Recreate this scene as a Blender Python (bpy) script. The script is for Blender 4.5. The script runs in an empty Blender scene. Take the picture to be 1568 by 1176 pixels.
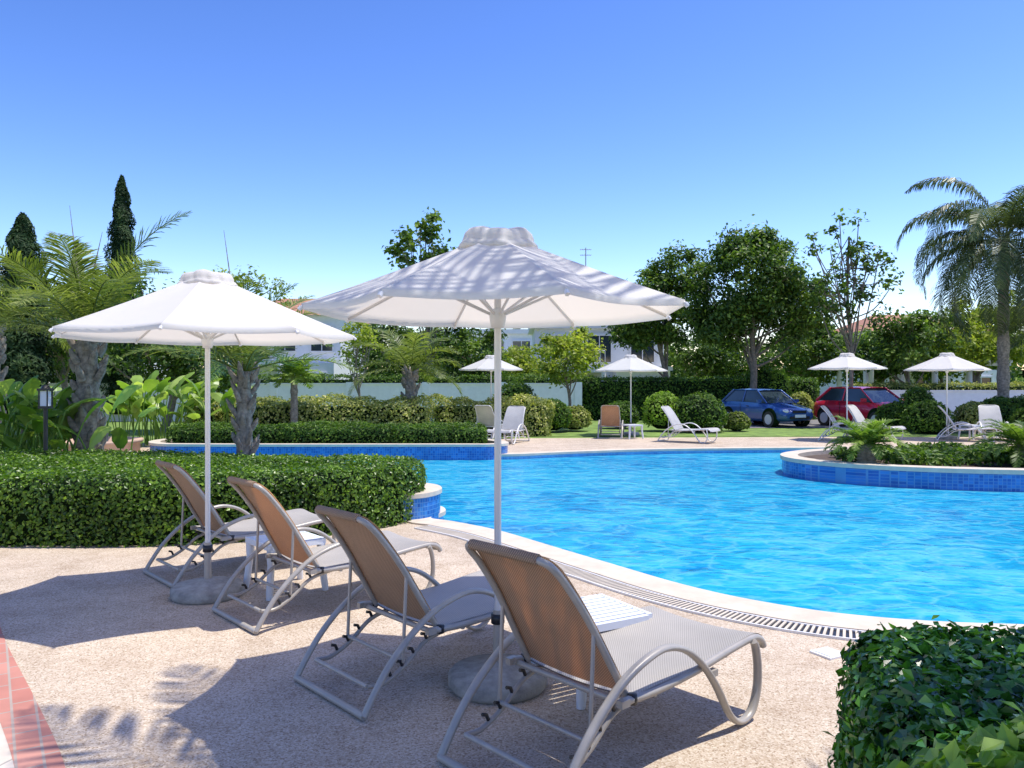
import bpy, math, random
import numpy as np
from mathutils import Vector, geometry
R=np.random.RandomState(7); random.seed(7)
scene=bpy.context.scene
# ---------------------------------------------------------------- materials
class NT:
    def __init__(s,name):
        s.m=bpy.data.materials.new(name); s.m.use_nodes=True; s.t=s.m.node_tree; s.t.nodes.clear()
        s.out=s.n('ShaderNodeOutputMaterial')
    def n(s,typ,**k):
        x=s.t.nodes.new(typ)
        for a,b in k.items(): setattr(x,a,b)
        return x
    def l(s,a,b): s.t.links.new(a,b)
def c4(c): return (c[0],c[1],c[2],1)
def ramp(nt,fac,stops):
    r=nt.n('ShaderNodeValToRGB'); e=r.color_ramp.elements
    while len(e)<len(stops): e.new(0.5)
    for i,(p,c) in enumerate(stops): e[i].position=p; e[i].color=c4(c)
    nt.l(fac,r.inputs[0]); return r.outputs[0]
def noise(nt,vec,scale,detail=3,rough=.5,dist=0):
    n=nt.n('ShaderNodeTexNoise'); n.inputs['Scale'].default_value=scale; n.inputs['Detail'].default_value=detail
    n.inputs['Roughness'].default_value=rough; n.inputs['Distortion'].default_value=dist
    if vec is not None: nt.l(vec,n.inputs['Vector'])
    return n.outputs['Fac']
def mixc(nt,fac,a,b,mode='MIX'):
    m=nt.n('ShaderNodeMix',data_type='RGBA',blend_type=mode)
    for i,v in ((0,fac),(6,a),(7,b)):
        if hasattr(v,'is_linked') or hasattr(v,'links'): nt.l(v,m.inputs[i])
        else: m.inputs[i].default_value=v if i==0 else c4(v)
    return m.outputs[2]
def objc(nt): return nt.n('ShaderNodeTexCoord').outputs['Object']
def bump(nt,h,strength=.3,dist=.01):
    b=nt.n('ShaderNodeBump'); b.inputs['Strength'].default_value=strength; b.inputs['Distance'].default_value=dist
    nt.l(h,b.inputs['Height']); return b.outputs[0]
def simple(name,col,rough=.5,metal=0,var=.12,vscale=6,bs=0,spec=.5,coat=0):
    nt=NT(name); p=nt.n('ShaderNodeBsdfPrincipled'); v=objc(nt)
    f=noise(nt,v,vscale,5,.6)
    lo=[c*(1-var) for c in col]; hi=[min(1,c*(1+var)) for c in col]
    nt.l(ramp(nt,f,[(.3,lo),(.7,hi)]),p.inputs['Base Color'])
    p.inputs['Roughness'].default_value=rough; p.inputs['Metallic'].default_value=metal
    p.inputs['Specular IOR Level'].default_value=spec; p.inputs['Coat Weight'].default_value=coat
    if bs: nt.l(bump(nt,noise(nt,v,vscale*8,4),bs,.01),p.inputs['Normal'])
    nt.l(p.outputs[0],nt.out.inputs[0]); return nt.m
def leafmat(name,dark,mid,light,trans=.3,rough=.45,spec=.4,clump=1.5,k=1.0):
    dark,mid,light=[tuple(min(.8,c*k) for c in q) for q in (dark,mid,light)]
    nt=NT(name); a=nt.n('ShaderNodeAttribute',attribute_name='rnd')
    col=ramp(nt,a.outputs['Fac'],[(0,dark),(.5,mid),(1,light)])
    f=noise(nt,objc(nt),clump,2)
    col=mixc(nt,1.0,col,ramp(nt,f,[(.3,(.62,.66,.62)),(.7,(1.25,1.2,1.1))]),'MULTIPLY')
    p=nt.n('ShaderNodeBsdfPrincipled'); p.inputs['Roughness'].default_value=rough; p.inputs['Specular IOR Level'].default_value=spec
    nt.l(col,p.inputs['Base Color'])
    t=nt.n('ShaderNodeBsdfTranslucent'); nt.l(mixc(nt,1.0,col,(1.5,1.7,.7),'MULTIPLY'),t.inputs[0])
    m=nt.n('ShaderNodeMixShader'); m.inputs[0].default_value=trans
    nt.l(p.outputs[0],m.inputs[1]); nt.l(t.outputs[0],m.inputs[2]); nt.l(m.outputs[0],nt.out.inputs[0]); return nt.m
def deckmat():
    nt=NT('exposed_aggregate'); v=objc(nt)
    vo=nt.n('ShaderNodeTexVoronoi'); vo.inputs['Scale'].default_value=130; nt.l(v,vo.inputs['Vector'])
    sp=nt.n('ShaderNodeSeparateColor'); nt.l(vo.outputs['Color'],sp.inputs[0])
    peb=ramp(nt,sp.outputs[0],[(0,(.31,.225,.15)),(.2,(.50,.40,.295)),(.6,(.575,.475,.365)),(1,(.70,.62,.51))])
    big=ramp(nt,noise(nt,v,.7,6,.6),[(.3,(.86,.85,.83)),(.7,(1.07,1.05,1.03))])
    col=mixc(nt,1,peb,big,'MULTIPLY')
    st=ramp(nt,noise(nt,v,3.0,8,.72),[(.36,(.84,.81,.78)),(.52,(1,1,1)),(.72,(1.1,1.1,1.1))])
    col=mixc(nt,1,col,st,'MULTIPLY')
    p=nt.n('ShaderNodeBsdfPrincipled'); p.inputs['Roughness'].default_value=.8; p.inputs['Specular IOR Level'].default_value=.15; nt.l(col,p.inputs['Base Color'])
    nt.l(bump(nt,vo.outputs['Distance'],.3,.005),p.inputs['Normal'])
    nt.l(p.outputs[0],nt.out.inputs[0]); return nt.m
def brickmat(name,c1,c2,mortar,bw,rh,ms,vertical=False,rough=.3,offset=0,rot=0,vary=None):
    nt=NT(name); v=objc(nt)
    if vertical:
        s=nt.n('ShaderNodeSeparateXYZ'); nt.l(v,s.inputs[0]); a=nt.n('ShaderNodeMath',operation='ADD'); nt.l(s.outputs[0],a.inputs[0]); nt.l(s.outputs[1],a.inputs[1])
        cmb=nt.n('ShaderNodeCombineXYZ'); nt.l(a.outputs[0],cmb.inputs[0]); nt.l(s.outputs[2],cmb.inputs[1]); vec=cmb.outputs[0]
    else:
        mp=nt.n('ShaderNodeMapping'); mp.inputs['Rotation'].default_value=(0,0,rot); nt.l(v,mp.inputs[0]); vec=mp.outputs[0]
    b=nt.n('ShaderNodeTexBrick',offset=offset); nt.l(vec,b.inputs['Vector'])
    b.inputs['Color1'].default_value=c4(c1); b.inputs['Color2'].default_value=c4(c2); b.inputs['Mortar'].default_value=c4(mortar)
    b.inputs['Scale'].default_value=1; b.inputs['Brick Width'].default_value=bw; b.inputs['Row Height'].default_value=rh; b.inputs['Mortar Size'].default_value=ms
    p=nt.n('ShaderNodeBsdfPrincipled'); p.inputs['Roughness'].default_value=rough
    col=mixc(nt,1,b.outputs['Color'],ramp(nt,noise(nt,v,3,4),[(.3,(.85,.85,.85)),(.7,(1.1,1.1,1.1))]),'MULTIPLY')
    nt.l(col,p.inputs['Base Color']); nt.l(p.outputs[0],nt.out.inputs[0]); return nt.m
def watermat():
    nt=NT('pool_water'); v=objc(nt)
    mp=nt.n('ShaderNodeMapping'); mp.inputs['Scale'].default_value=(.7,1.0,1); mp.inputs['Rotation'].default_value=(0,0,.3); nt.l(v,mp.inputs[0]); w=mp.outputs[0]
    n1=noise(nt,w,1.9,4,.58,1.2); n2=noise(nt,w,7,3,.55,1.0); n0=noise(nt,w,.20,2,.5)
    ad=nt.n('ShaderNodeMath',operation='MULTIPLY_ADD'); nt.l(n2,ad.inputs[0]); ad.inputs[1].default_value=.4; nt.l(n1,ad.inputs[2])
    ad2=nt.n('ShaderNodeMath',operation='MULTIPLY_ADD'); nt.l(n0,ad2.inputs[0]); ad2.inputs[1].default_value=.9; nt.l(ad.outputs[0],ad2.inputs[2])
    bn=bump(nt,ad.outputs[0],.5,.07)
    s2=nt.n('ShaderNodeMath',operation='MULTIPLY'); nt.l(ad2.outputs[0],s2.inputs[0]); s2.inputs[1].default_value=.6
    bcol=ramp(nt,s2.outputs[0],[(.50,(.003,.19,.46)),(.60,(.006,.33,.62)),(.70,(.02,.49,.74)),(.80,(.10,.62,.80))])  # ripple lights and darks painted into the water colour, with a deep-area tone
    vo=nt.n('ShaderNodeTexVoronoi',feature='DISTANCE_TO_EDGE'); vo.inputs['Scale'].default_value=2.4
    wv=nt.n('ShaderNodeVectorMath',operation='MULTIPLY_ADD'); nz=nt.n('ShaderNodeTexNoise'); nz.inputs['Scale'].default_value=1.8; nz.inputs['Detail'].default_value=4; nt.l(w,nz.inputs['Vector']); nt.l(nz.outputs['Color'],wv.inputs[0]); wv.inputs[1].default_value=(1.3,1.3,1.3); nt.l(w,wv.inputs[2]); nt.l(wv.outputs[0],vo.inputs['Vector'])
    bcol=mixc(nt,ramp(nt,vo.outputs['Distance'],[(0,(.5,.5,.5)),(.10,(0,0,0))]),bcol,(.22,.68,.80))  # pale caustic light network painted into the water colour
    d=nt.n('ShaderNodeBsdfDiffuse'); nt.l(bcol,d.inputs[0]); nt.l(bn,d.inputs['Normal'])
    tr=nt.n('ShaderNodeBsdfTransparent'); tr.inputs[0].default_value=(.16,.70,.92,1)
    mm=nt.n('ShaderNodeMixShader'); mm.inputs[0].default_value=.25; nt.l(d.outputs[0],mm.inputs[1]); nt.l(tr.outputs[0],mm.inputs[2])
    gl=nt.n('ShaderNodeBsdfGlossy'); gl.inputs['Roughness'].default_value=.04; nt.l(bn,gl.inputs['Normal'])
    fr=nt.n('ShaderNodeFresnel'); fr.inputs[0].default_value=1.33; nt.l(bn,fr.inputs['Normal'])
    m2=nt.n('ShaderNodeMath',operation='MULTIPLY'); nt.l(fr.outputs[0],m2.inputs[0]); m2.inputs[1].default_value=.72
    m=nt.n('ShaderNodeMixShader'); nt.l(m2.outputs[0],m.inputs[0]); nt.l(mm.outputs[0],m.inputs[1]); nt.l(gl.outputs[0],m.inputs[2])
    nt.l(m.outputs[0],nt.out.inputs[0]); return nt.m
def clothmat():
    nt=NT('canvas_white'); v=objc(nt)
    col=ramp(nt,noise(nt,v,4,5),[(.3,(.78,.77,.75)),(.7,(.82,.81,.79))])
    d=nt.n('ShaderNodeBsdfDiffuse'); nt.l(col,d.inputs[0]); t=nt.n('ShaderNodeBsdfTranslucent'); t.inputs[0].default_value=(.92,.82,.66,1)
    b=bump(nt,noise(nt,v,5,3,.5,.6),.08,.02); nt.l(b,d.inputs['Normal'])
    m=nt.n('ShaderNodeMixShader'); m.inputs[0].default_value=.40; nt.l(d.outputs[0],m.inputs[1]); nt.l(t.outputs[0],m.inputs[2]); nt.l(m.outputs[0],nt.out.inputs[0]); return nt.m
def slingmat(name,lo,hi,tint,tf=.3):
    nt=NT(name); uv=nt.n('ShaderNodeTexCoord').outputs['Object']
    sx=nt.n('ShaderNodeSeparateXYZ'); nt.l(uv,sx.inputs[0])
    def wave(o,k):
        a=nt.n('ShaderNodeMath',operation='MULTIPLY'); nt.l(o,a.inputs[0]); a.inputs[1].default_value=k
        b=nt.n('ShaderNodeMath',operation='SINE'); nt.l(a.outputs[0],b.inputs[0]); return b.outputs[0]
    ad=nt.n('ShaderNodeMath',operation='SUBTRACT'); nt.l(sx.outputs[0],ad.inputs[0]); nt.l(sx.outputs[2],ad.inputs[1])
    m=nt.n('ShaderNodeMath',operation='MULTIPLY'); nt.l(wave(ad.outputs[0],400),m.inputs[0]); nt.l(wave(sx.outputs[1],520),m.inputs[1])
    col=ramp(nt,m.outputs[0],[(0,lo),(.35,hi)])
    f=noise(nt,uv,3,3); col=mixc(nt,1,col,ramp(nt,f,[(.3,(.88,.88,.88)),(.7,(1.06,1.06,1.06))]),'MULTIPLY')
    p=nt.n('ShaderNodeBsdfPrincipled'); p.inputs['Roughness'].default_value=.6; nt.l(col,p.inputs['Base Color'])
    t=nt.n('ShaderNodeBsdfTranslucent'); nt.l(mixc(nt,1,col,tint,'MULTIPLY'),t.inputs[0])
    mx=nt.n('ShaderNodeMixShader'); mx.inputs[0].default_value=tf; nt.l(p.outputs[0],mx.inputs[1]); nt.l(t.outputs[0],mx.inputs[2])
    nt.l(mx.outputs[0],nt.out.inputs[0]); return nt.m
M={}
M['deck']=deckmat(); M['water']=watermat(); M['canvas']=clothmat(); M['sling']=slingmat('textilene_seat',(.36,.33,.29),(.56,.53,.48),(1,.85,.7),.12); M['slingb']=slingmat('textilene_back',(.36,.27,.185),(.66,.53,.385),(1.3,.96,.66),.5)
M['slingw']=slingmat('textilene_white',(.6,.59,.57),(.74,.73,.70),(1,.95,.85),.3)
M['mosaic']=brickmat('mosaic_blue',(.010,.09,.36),(.04,.22,.58),(.10,.26,.50),.05,.05,.004,True,.2)
M['poolfloor']=brickmat('pool_floor_tile',(.22,.56,.72),(.30,.66,.80),(.45,.75,.85),.06,.06,.004,False,.3)
M['poolwall']=brickmat('pool_wall_tile',(.05,.28,.62),(.12,.42,.74),(.3,.55,.75),.05,.05,.003,True,.3)
M['coping']=simple('coping_stone',(.64,.55,.43),.7,var=.12,vscale=5,bs=.15,spec=.2)
M['white']=simple('white_paint',(.78,.77,.75),.5,var=.05)
M['plastic']=simple('white_plastic',(.74,.76,.79),.35,var=.04)
M['alu']=simple('taupe_aluminium',(.41,.375,.325),.36,.1,var=.1,vscale=12)
M['alu_l']=simple('pole_aluminium',(.70,.68,.65),.35,.1,var=.05)
M['dark']=simple('black_plastic',(.02,.02,.022),.4)
M['concrete']=simple('cast_concrete',(.33,.32,.29),.9,var=.3,vscale=14,bs=.4)
M['brick']=brickmat('red_paver',(.48,.19,.14),(.58,.28,.21),(.42,.34,.28),.2,.1,.006,False,.8,.5,.98)
M['paver']=brickmat('cream_paver',(.62,.54,.43),(.68,.60,.49),(.40,.36,.3),.4,.4,.006,False,.8,.5,.3)
M['grass']=simple('grass',(.16,.25,.045),.9,var=.45,vscale=3,bs=.5)
M['soil']=simple('soil',(.10,.07,.05),.95,var=.3,bs=.5)
M['asphalt']=simple('asphalt',(.20,.19,.18),.85,var=.2,bs=.3)
M['bark']=simple('bark',(.22,.18,.14),.9,var=.4,vscale=12,bs=.6)
M['palmbark']=simple('palm_bark',(.28,.24,.19),.95,var=.5,vscale=15,bs=.8,spec=.2)
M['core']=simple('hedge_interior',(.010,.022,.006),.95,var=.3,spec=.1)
M['glass']=simple('dark_glass',(.03,.045,.055),.08,spec=.9)
M['tile']=simple('terracotta_tile',(.42,.20,.12),.8,var=.25,vscale=5,bs=.4)
M['terra']=simple('pale_terracotta',(.55,.38,.27),.8,var=.15,vscale=5)
M['render']=simple('house_render',(.80,.80,.80),.85,var=.05)
M['hedge']=leafmat('hedge_leaf',(.014,.036,.005),(.070,.145,.012),(.22,.34,.035),.28,.35,.45,k=1.3)
M['hedge_far']=leafmat('hedge_leaf_far',(.014,.036,.008),(.055,.115,.016),(.17,.25,.035),.28,.5,.25,k=1.4)
M['flower']=leafmat('variegated_leaf',(.08,.12,.03),(.26,.29,.07),(.66,.58,.28),.3,.5,.25,k=1.25)
M['lime']=leafmat('lime_leaf',(.12,.22,.02),(.26,.40,.05),(.45,.56,.13),.4,.5,.3)
M['cyc']=leafmat('cycad_leaf',(.06,.13,.015),(.16,.26,.04),(.36,.46,.10),.35)
M['bushy']=leafmat('glossy_leaf',(.010,.038,.008),(.035,.12,.015),(.12,.28,.03),.22,.25,.5,3,k=1.35)
M['bushl']=leafmat('young_leaf',(.08,.18,.02),(.20,.36,.04),(.38,.52,.09),.35,.3,.5,3)
M['tree']=leafmat('tree_leaf',(.022,.05,.010),(.075,.135,.022),(.20,.28,.055),.33,.42,.35,.6,k=1.2)
M['treelight']=leafmat('tree_leaf_light',(.11,.17,.02),(.25,.31,.045),(.42,.44,.08),.4,.5,.25,.6,k=1.1)
M['cypress']=leafmat('cypress_leaf',(.010,.024,.008),(.025,.055,.018),(.06,.10,.03),.1,.6,.2,k=1.2)
M['palm']=leafmat('palm_leaf',(.05,.08,.016),(.15,.20,.04),(.38,.41,.13),.35,.42,.35)
M['palmd']=leafmat('queen_palm_leaf',(.03,.05,.018),(.085,.12,.04),(.25,.29,.13),.25,.42,.4)
M['bop']=leafmat('paddle_leaf',(.10,.20,.025),(.22,.35,.055),(.46,.56,.17),.4,.35,.4)
# ---------------------------------------------------------------- mesh builder
class MB:
    def __init__(s): s.V=[];s.F=[];s.m=[];s.r=[];s.s=[];s.n=0;s.mats=[]
    def add(s,V,F,mat,rnd=None,smooth=False):
        V=np.asarray(V,float).reshape(-1,3); F=np.asarray(F,int)
        if F.ndim==1: F=F[None]
        if mat not in s.mats: s.mats.append(mat)
        s.V.append(V); s.F.append(F+s.n); s.n+=len(V)
        s.m.append(np.full(len(F),s.mats.index(mat))); s.s.append(np.full(len(F),smooth))
        s.r.append(np.full(len(F),.5) if rnd is None else np.asarray(rnd,float))
    def build(s,name,loc=None,rot=0,parent=None):
        me=bpy.data.meshes.new(name); V=np.concatenate(s.V)
        me.vertices.add(len(V)); me.vertices.foreach_set('co',V.astype(np.float32).ravel())
        L=np.concatenate([f.ravel() for f in s.F]); ks=np.concatenate([np.full(len(f),f.shape[1]) for f in s.F])
        me.loops.add(len(L)); me.loops.foreach_set('vertex_index',L.astype(np.int32))
        me.polygons.add(len(ks)); st=np.concatenate([[0],np.cumsum(ks)[:-1]]).astype(np.int32)
        me.polygons.foreach_set('loop_start',st)
        me.polygons.foreach_set('material_index',np.concatenate(s.m).astype(np.int32))
        me.polygons.foreach_set('use_smooth',np.concatenate(s.s).astype(bool))
        a=me.attributes.new('rnd','FLOAT','FACE'); a.data.foreach_set('value',np.concatenate(s.r).astype(np.float32))
        for m in s.mats: me.materials.append(M[m])
        me.update(calc_edges=True); me.validate()
        return inst(name,me,loc,rot,parent)
def inst(name,me,loc=None,rot=0,parent=None,sc=1):
    o=bpy.data.objects.new(name,me); scene.collection.objects.link(o)
    if loc is not None: o.location=loc
    o.rotation_euler=(0,0,rot); o.scale=(sc,sc,sc)
    if parent: o.parent=parent
    return o
def nrm(a): return a/np.maximum(np.linalg.norm(a,axis=-1,keepdims=True),1e-9)
def box(mb,c,s,mat,rz=0,rx=0):
    x,y,z=np.array(s)/2
    V=np.array([[-x,-y,-z],[x,-y,-z],[x,y,-z],[-x,y,-z],[-x,-y,z],[x,-y,z],[x,y,z],[-x,y,z]])
    if rx: cx,sx=math.cos(rx),math.sin(rx); V=V@np.array([[1,0,0],[0,cx,-sx],[0,sx,cx]]).T
    cz,sz=math.cos(rz),math.sin(rz); V=V@np.array([[cz,-sz,0],[sz,cz,0],[0,0,1]]).T
    mb.add(V+np.array(c),[[0,3,2,1],[4,5,6,7],[0,1,5,4],[1,2,6,5],[2,3,7,6],[3,0,4,7]],mat)
def tube(mb,pts,rad,mat,seg=8,flat=None,side=None):
    P=np.asarray(pts,float); n=len(P); rad=np.broadcast_to(np.asarray(rad,float),(n,))
    T=nrm(np.gradient(P,axis=0)); ref=np.array(side if side is not None else ([0,0,1] if abs(T[0][2])<.8 else [1,0,0]),float)
    V=[]
    for i in range(n):
        A=ref-T[i]*ref.dot(T[i])
        if np.linalg.norm(A)<1e-3: A=np.array([.37,.93,.1]); A=A-T[i]*A.dot(T[i])
        A=nrm(A); B=np.cross(T[i],A)
        if side is None: ref=A
        f=rad[i] if flat is None else flat
        for k in range(seg):
            a=2*math.pi*(k+.5)/seg; V.append(P[i]+A*math.cos(a)*f+B*math.sin(a)*rad[i])
    F=[[i*seg+k,i*seg+(k+1)%seg,(i+1)*seg+(k+1)%seg,(i+1)*seg+k] for i in range(n-1) for k in range(seg)]
    mb.add(V,F,mat,smooth=True)
    mb.add(V[:seg],[list(range(seg))[::-1]],mat); mb.add(V[-seg:],[list(range(seg))],mat)
def lathe(mb,prof,mat,c=(0,0,0),seg=32,fn=None,smooth=True):
    V=[]
    for r,z in prof:
        for k in range(seg):
            a=2*math.pi*k/seg; rr,zz=(r,z) if fn is None else fn(r,z,a); V.append((c[0]+rr*math.cos(a),c[1]+rr*math.sin(a),c[2]+zz))
    n=len(prof); F=[[i*seg+k,i*seg+(k+1)%seg,(i+1)*seg+(k+1)%seg,(i+1)*seg+k] for i in range(n-1) for k in range(seg)]
    mb.add(V,F,mat,smooth=smooth)
def cr(P,n=8,closed=False):
    P=np.asarray(P,float); N=len(P); out=[]
    rng=range(N) if closed else range(N-1)
    for i in rng:
        g=(lambda k:P[k%N]) if closed else (lambda k:P[min(max(k,0),N-1)])
        p0,p1,p2,p3=g(i-1),g(i),g(i+1),g(i+2)
        for j in range(n):
            t=j/n; out.append(.5*((2*p1)+(-p0+p2)*t+(2*p0-5*p1+4*p2-p3)*t*t+(-p0+3*p1-3*p2+p3)*t**3))
    if not closed: out.append(P[-1])
    return np.array(out)
def offs(P,d,closed=True):
    P=np.asarray(P,float)
    if closed:
        T=nrm(np.roll(P,-1,0)-np.roll(P,1,0)); x,y=P[:,0],P[:,1]
        area=np.sum(x*np.roll(y,-1)-np.roll(x,-1)*y); s=1 if area>0 else -1
    else: T=nrm(np.gradient(P,axis=0)); s=1
    N=np.stack([T[:,1],-T[:,0]],1)*s; return P+N*d
def tess(P2):
    T=[]
    for t in geometry.tessellate_polygon([[Vector((p[0],p[1],0)) for p in P2]]):
        a,b,c=[P2[i] for i in t]; ar=(b[0]-a[0])*(c[1]-a[1])-(c[0]-a[0])*(b[1]-a[1]); T.append(t if ar>0 else t[::-1])
    return T
def sheet(name,outer,holes,z,mat):
    ls=[[Vector((p[0],p[1],0)) for p in outer]]+[[Vector((p[0],p[1],0)) for p in h] for h in holes]
    tri=geometry.tessellate_polygon(ls); V=[(v.x,v.y,z) for l in ls for v in l]; mb=MB()
    T=[]
    for t in tri:
        a,b,c=[V[i] for i in t]; ar=(b[0]-a[0])*(c[1]-a[1])-(c[0]-a[0])*(b[1]-a[1])
        T.append(t if ar>0 else t[::-1])
    mb.add(V,T,mat); return mb.build(name)
def ribbon(mb,A,B,za,zb,mat,closed=False):
    n=len(A); V=[(p[0],p[1],za) for p in A]+[(p[0],p[1],zb) for p in B]; m=n if closed else n-1
    mb.add(V,[[i,(i+1)%n,n+(i+1)%n,n+i] for i in range(m)],mat)
def slab(mb,A,B,z0,z1,mat,closed=False):
    ribbon(mb,A,B,z1,z1,mat,closed); ribbon(mb,A,A,z0,z1,mat,closed); ribbon(mb,B,B,z1,z0,mat,closed)
def rect(x0,y0,x1,y1): return [(x0,y0),(x1,y0),(x1,y1),(x0,y1)]
# ---------------------------------------------------------------- foliage helpers
def leaves(mb,P,Nn,L,W,spread,mat,fold=.2,lv=.35,bias=None,up=0):
    n=len(P)
    if n==0: return
    nn=nrm(Nn+spread*R.randn(n,3)+np.array([0,0,up])); a=nrm(np.cross(nn,R.randn(n,3))); b=np.cross(nn,a)
    s=(1+lv*(R.rand(n,1)*2-1)); l=a*L*s/2; w=b*W*s/2; f=nn*W*s*fold
    V=np.stack([P-l,P+w+f,P+l,P-w+f],1).reshape(-1,3); F=np.arange(4*n).reshape(-1,4)
    r=np.clip(R.rand(n)*.75+.12+(0 if bias is None else bias),0,1); mb.add(V,F,mat,r)
def inpoly(pts,poly):
    x,y=pts[:,0],pts[:,1]; c=np.zeros(len(pts),bool); n=len(poly)
    for i in range(n):
        x1,y1=poly[i]; x2,y2=poly[(i+1)%n]
        if y1==y2: continue
        cc=((y1>y)!=(y2>y))&(x<(x2-x1)*(y-y1)/(y2-y1)+x1); c^=cc
    return c
def bulge(P,amp,k=2.3):
    return amp*(np.sin(P[:,0]*k+1.3*np.sin(P[:,1]*k*1.3))+np.sin(P[:,1]*k*1.9+P[:,2]*4+2)+np.sin(P[:,0]*k*3.1+P[:,2]*5)*.6)/2
def hedge(name,poly,h,mat,L=.045,W=.026,dens=1800,r=.12,z0=0,amp=.025,smooth=True,core='core'):
    P=cr(poly,6,True) if smooth else np.array(poly,float)
    a=np.sum(P[:,0]*np.roll(P[:,1],-1)-np.roll(P[:,0],-1)*P[:,1])
    if a<0: P=P[::-1]
    mb=MB(); g=min(.075,h*.3)+amp*.6; ci=offs(P,-g); n=len(ci); zc=h-g
    c2=offs(P,-g-.08)
    V=[(p[0],p[1],z0) for p in ci]+[(p[0],p[1],z0+zc-.07) for p in ci]; V+=[(p[0],p[1],z0+zc) for p in c2]
    F=[[i,(i+1)%n,n+(i+1)%n,n+i] for i in range(n)]+[[n+i,n+(i+1)%n,2*n+(i+1)%n,2*n+i] for i in range(n)]
    mb.add(V,F,core)
    mb.add([(p[0],p[1],z0+zc) for p in c2],tess(c2),core)
    E=np.roll(P,-1,0)-P; el=np.linalg.norm(E,axis=1); per=el.sum(); prof=h-r+r*math.pi/2
    N=int(per*prof*dens); idx=R.choice(len(P),N,p=el/per); u=R.rand(N,1); base=P[idx]+E[idx]*u
    T=nrm(np.roll(P,-1,0)-np.roll(P,1,0)); ON=np.stack([T[:,1],-T[:,0]],1); o=nrm(ON[idx]*(1-u)+ON[(idx+1)%len(P)]*u)
    t=R.rand(N)*prof; ang=np.clip((t-(h-r))/r,0,math.pi/2); z=np.where(t<h-r,t,h-r+r*np.sin(ang)); inn=r*(1-np.cos(ang))
    Q=np.column_stack([base-o*inn[:,None],z]); nn=np.column_stack([o*np.cos(ang)[:,None],np.sin(ang)])
    mn,mx=P.min(0),P.max(0); K=int((mx-mn).prod()*dens); pt=mn+R.rand(K,2)*(mx-mn); pt=pt[inpoly(pt,offs(P,-r*.8))]
    Q=np.vstack([Q,np.column_stack([pt,np.full(len(pt),h)])]); nn=np.vstack([nn,np.tile([0,0,1.],(len(pt),1))])
    Q=Q+nn*(bulge(Q,amp)+R.randn(len(Q))*L*.35-.01)[:,None]; Q[:,2]+=z0
    leaves(mb,Q,nn,L,W,.55,mat,up=.25)
    st=R.rand(len(Q))<.012; leaves(mb,Q[st]+nn[st]*L*.9,nn[st],L,W,.9,mat,bias=.25)
    return mb.build(name)
def ball(name,c,rad,mat,n=5000,L=.06,W=.035,amp=.05):
    mb=MB(); rad=np.array(rad,float)
    d=nrm(R.randn(n,3)); d[:,2]=np.where(d[:,2]<-.6,-d[:,2],d[:,2])
    lathe(mb,[(rad[0]*.86*math.cos(t),rad[2]*.86*math.sin(t)) for t in np.linspace(-1.2,1.55,10)],'core',c,16)
    P=np.array(c)+d*rad*(1+R.randn(n,1)*.04+bulge(d*3,amp)[:,None]); leaves(mb,P,d,L,W,.6,mat,up=.2)
    return mb.build(name)
def tree(name,base,blobs,mat='tree',n=9000,L=.16,W=.09,tr=.13,clusters=60,cs=.35,trunk_top=None,bend=.3,shell=.5,limbs=14,flip=.5):
    mb=MB(); b=np.array(base,float); cs_pts=[]; tot=sum(w for _,_,w in blobs)
    for c,r,w in blobs:
        k=max(3,int(clusters*w/tot)); d=nrm(R.randn(k,3)); rr=(shell+(1-shell)*R.rand(k,1)); cs_pts.append(np.array(c)+d*rr*np.array(r))
    C=np.vstack(cs_pts); top=np.array(trunk_top if trunk_top is not None else C.mean(0)); 
    tp=cr([b,b+(top-b)*.35+np.array([bend*.3,0,0]),b+(top-b)*.7-np.array([bend*.2,0,0]),top],5); rads=np.linspace(tr,tr*.4,len(tp)); rads[0]*=1.3
    tube(mb,tp,rads,'bark',8)
    for c in C[R.permutation(len(C))[:limbs]]:
        i=R.randint(int(len(tp)*.35),len(tp)); s=tp[i]; mid=(s+c)/2+np.array([0,0,-.15])+R.randn(3)*.12
        q=cr([s,mid,c],4); tube(mb,q,np.linspace(rads[i]*.5,.015,len(q)),'bark',5)
    k=R.randint(0,len(C),n); sz=cs*(.6+.8*R.rand(len(C)))
    off=R.randn(n,3)*sz[k][:,None]*np.array([.62,.62,.45]); P=C[k]+off
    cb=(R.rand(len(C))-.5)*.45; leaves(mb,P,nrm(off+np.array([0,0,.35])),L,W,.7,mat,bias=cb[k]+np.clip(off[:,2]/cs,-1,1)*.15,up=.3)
    return mb.build(name)
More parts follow.
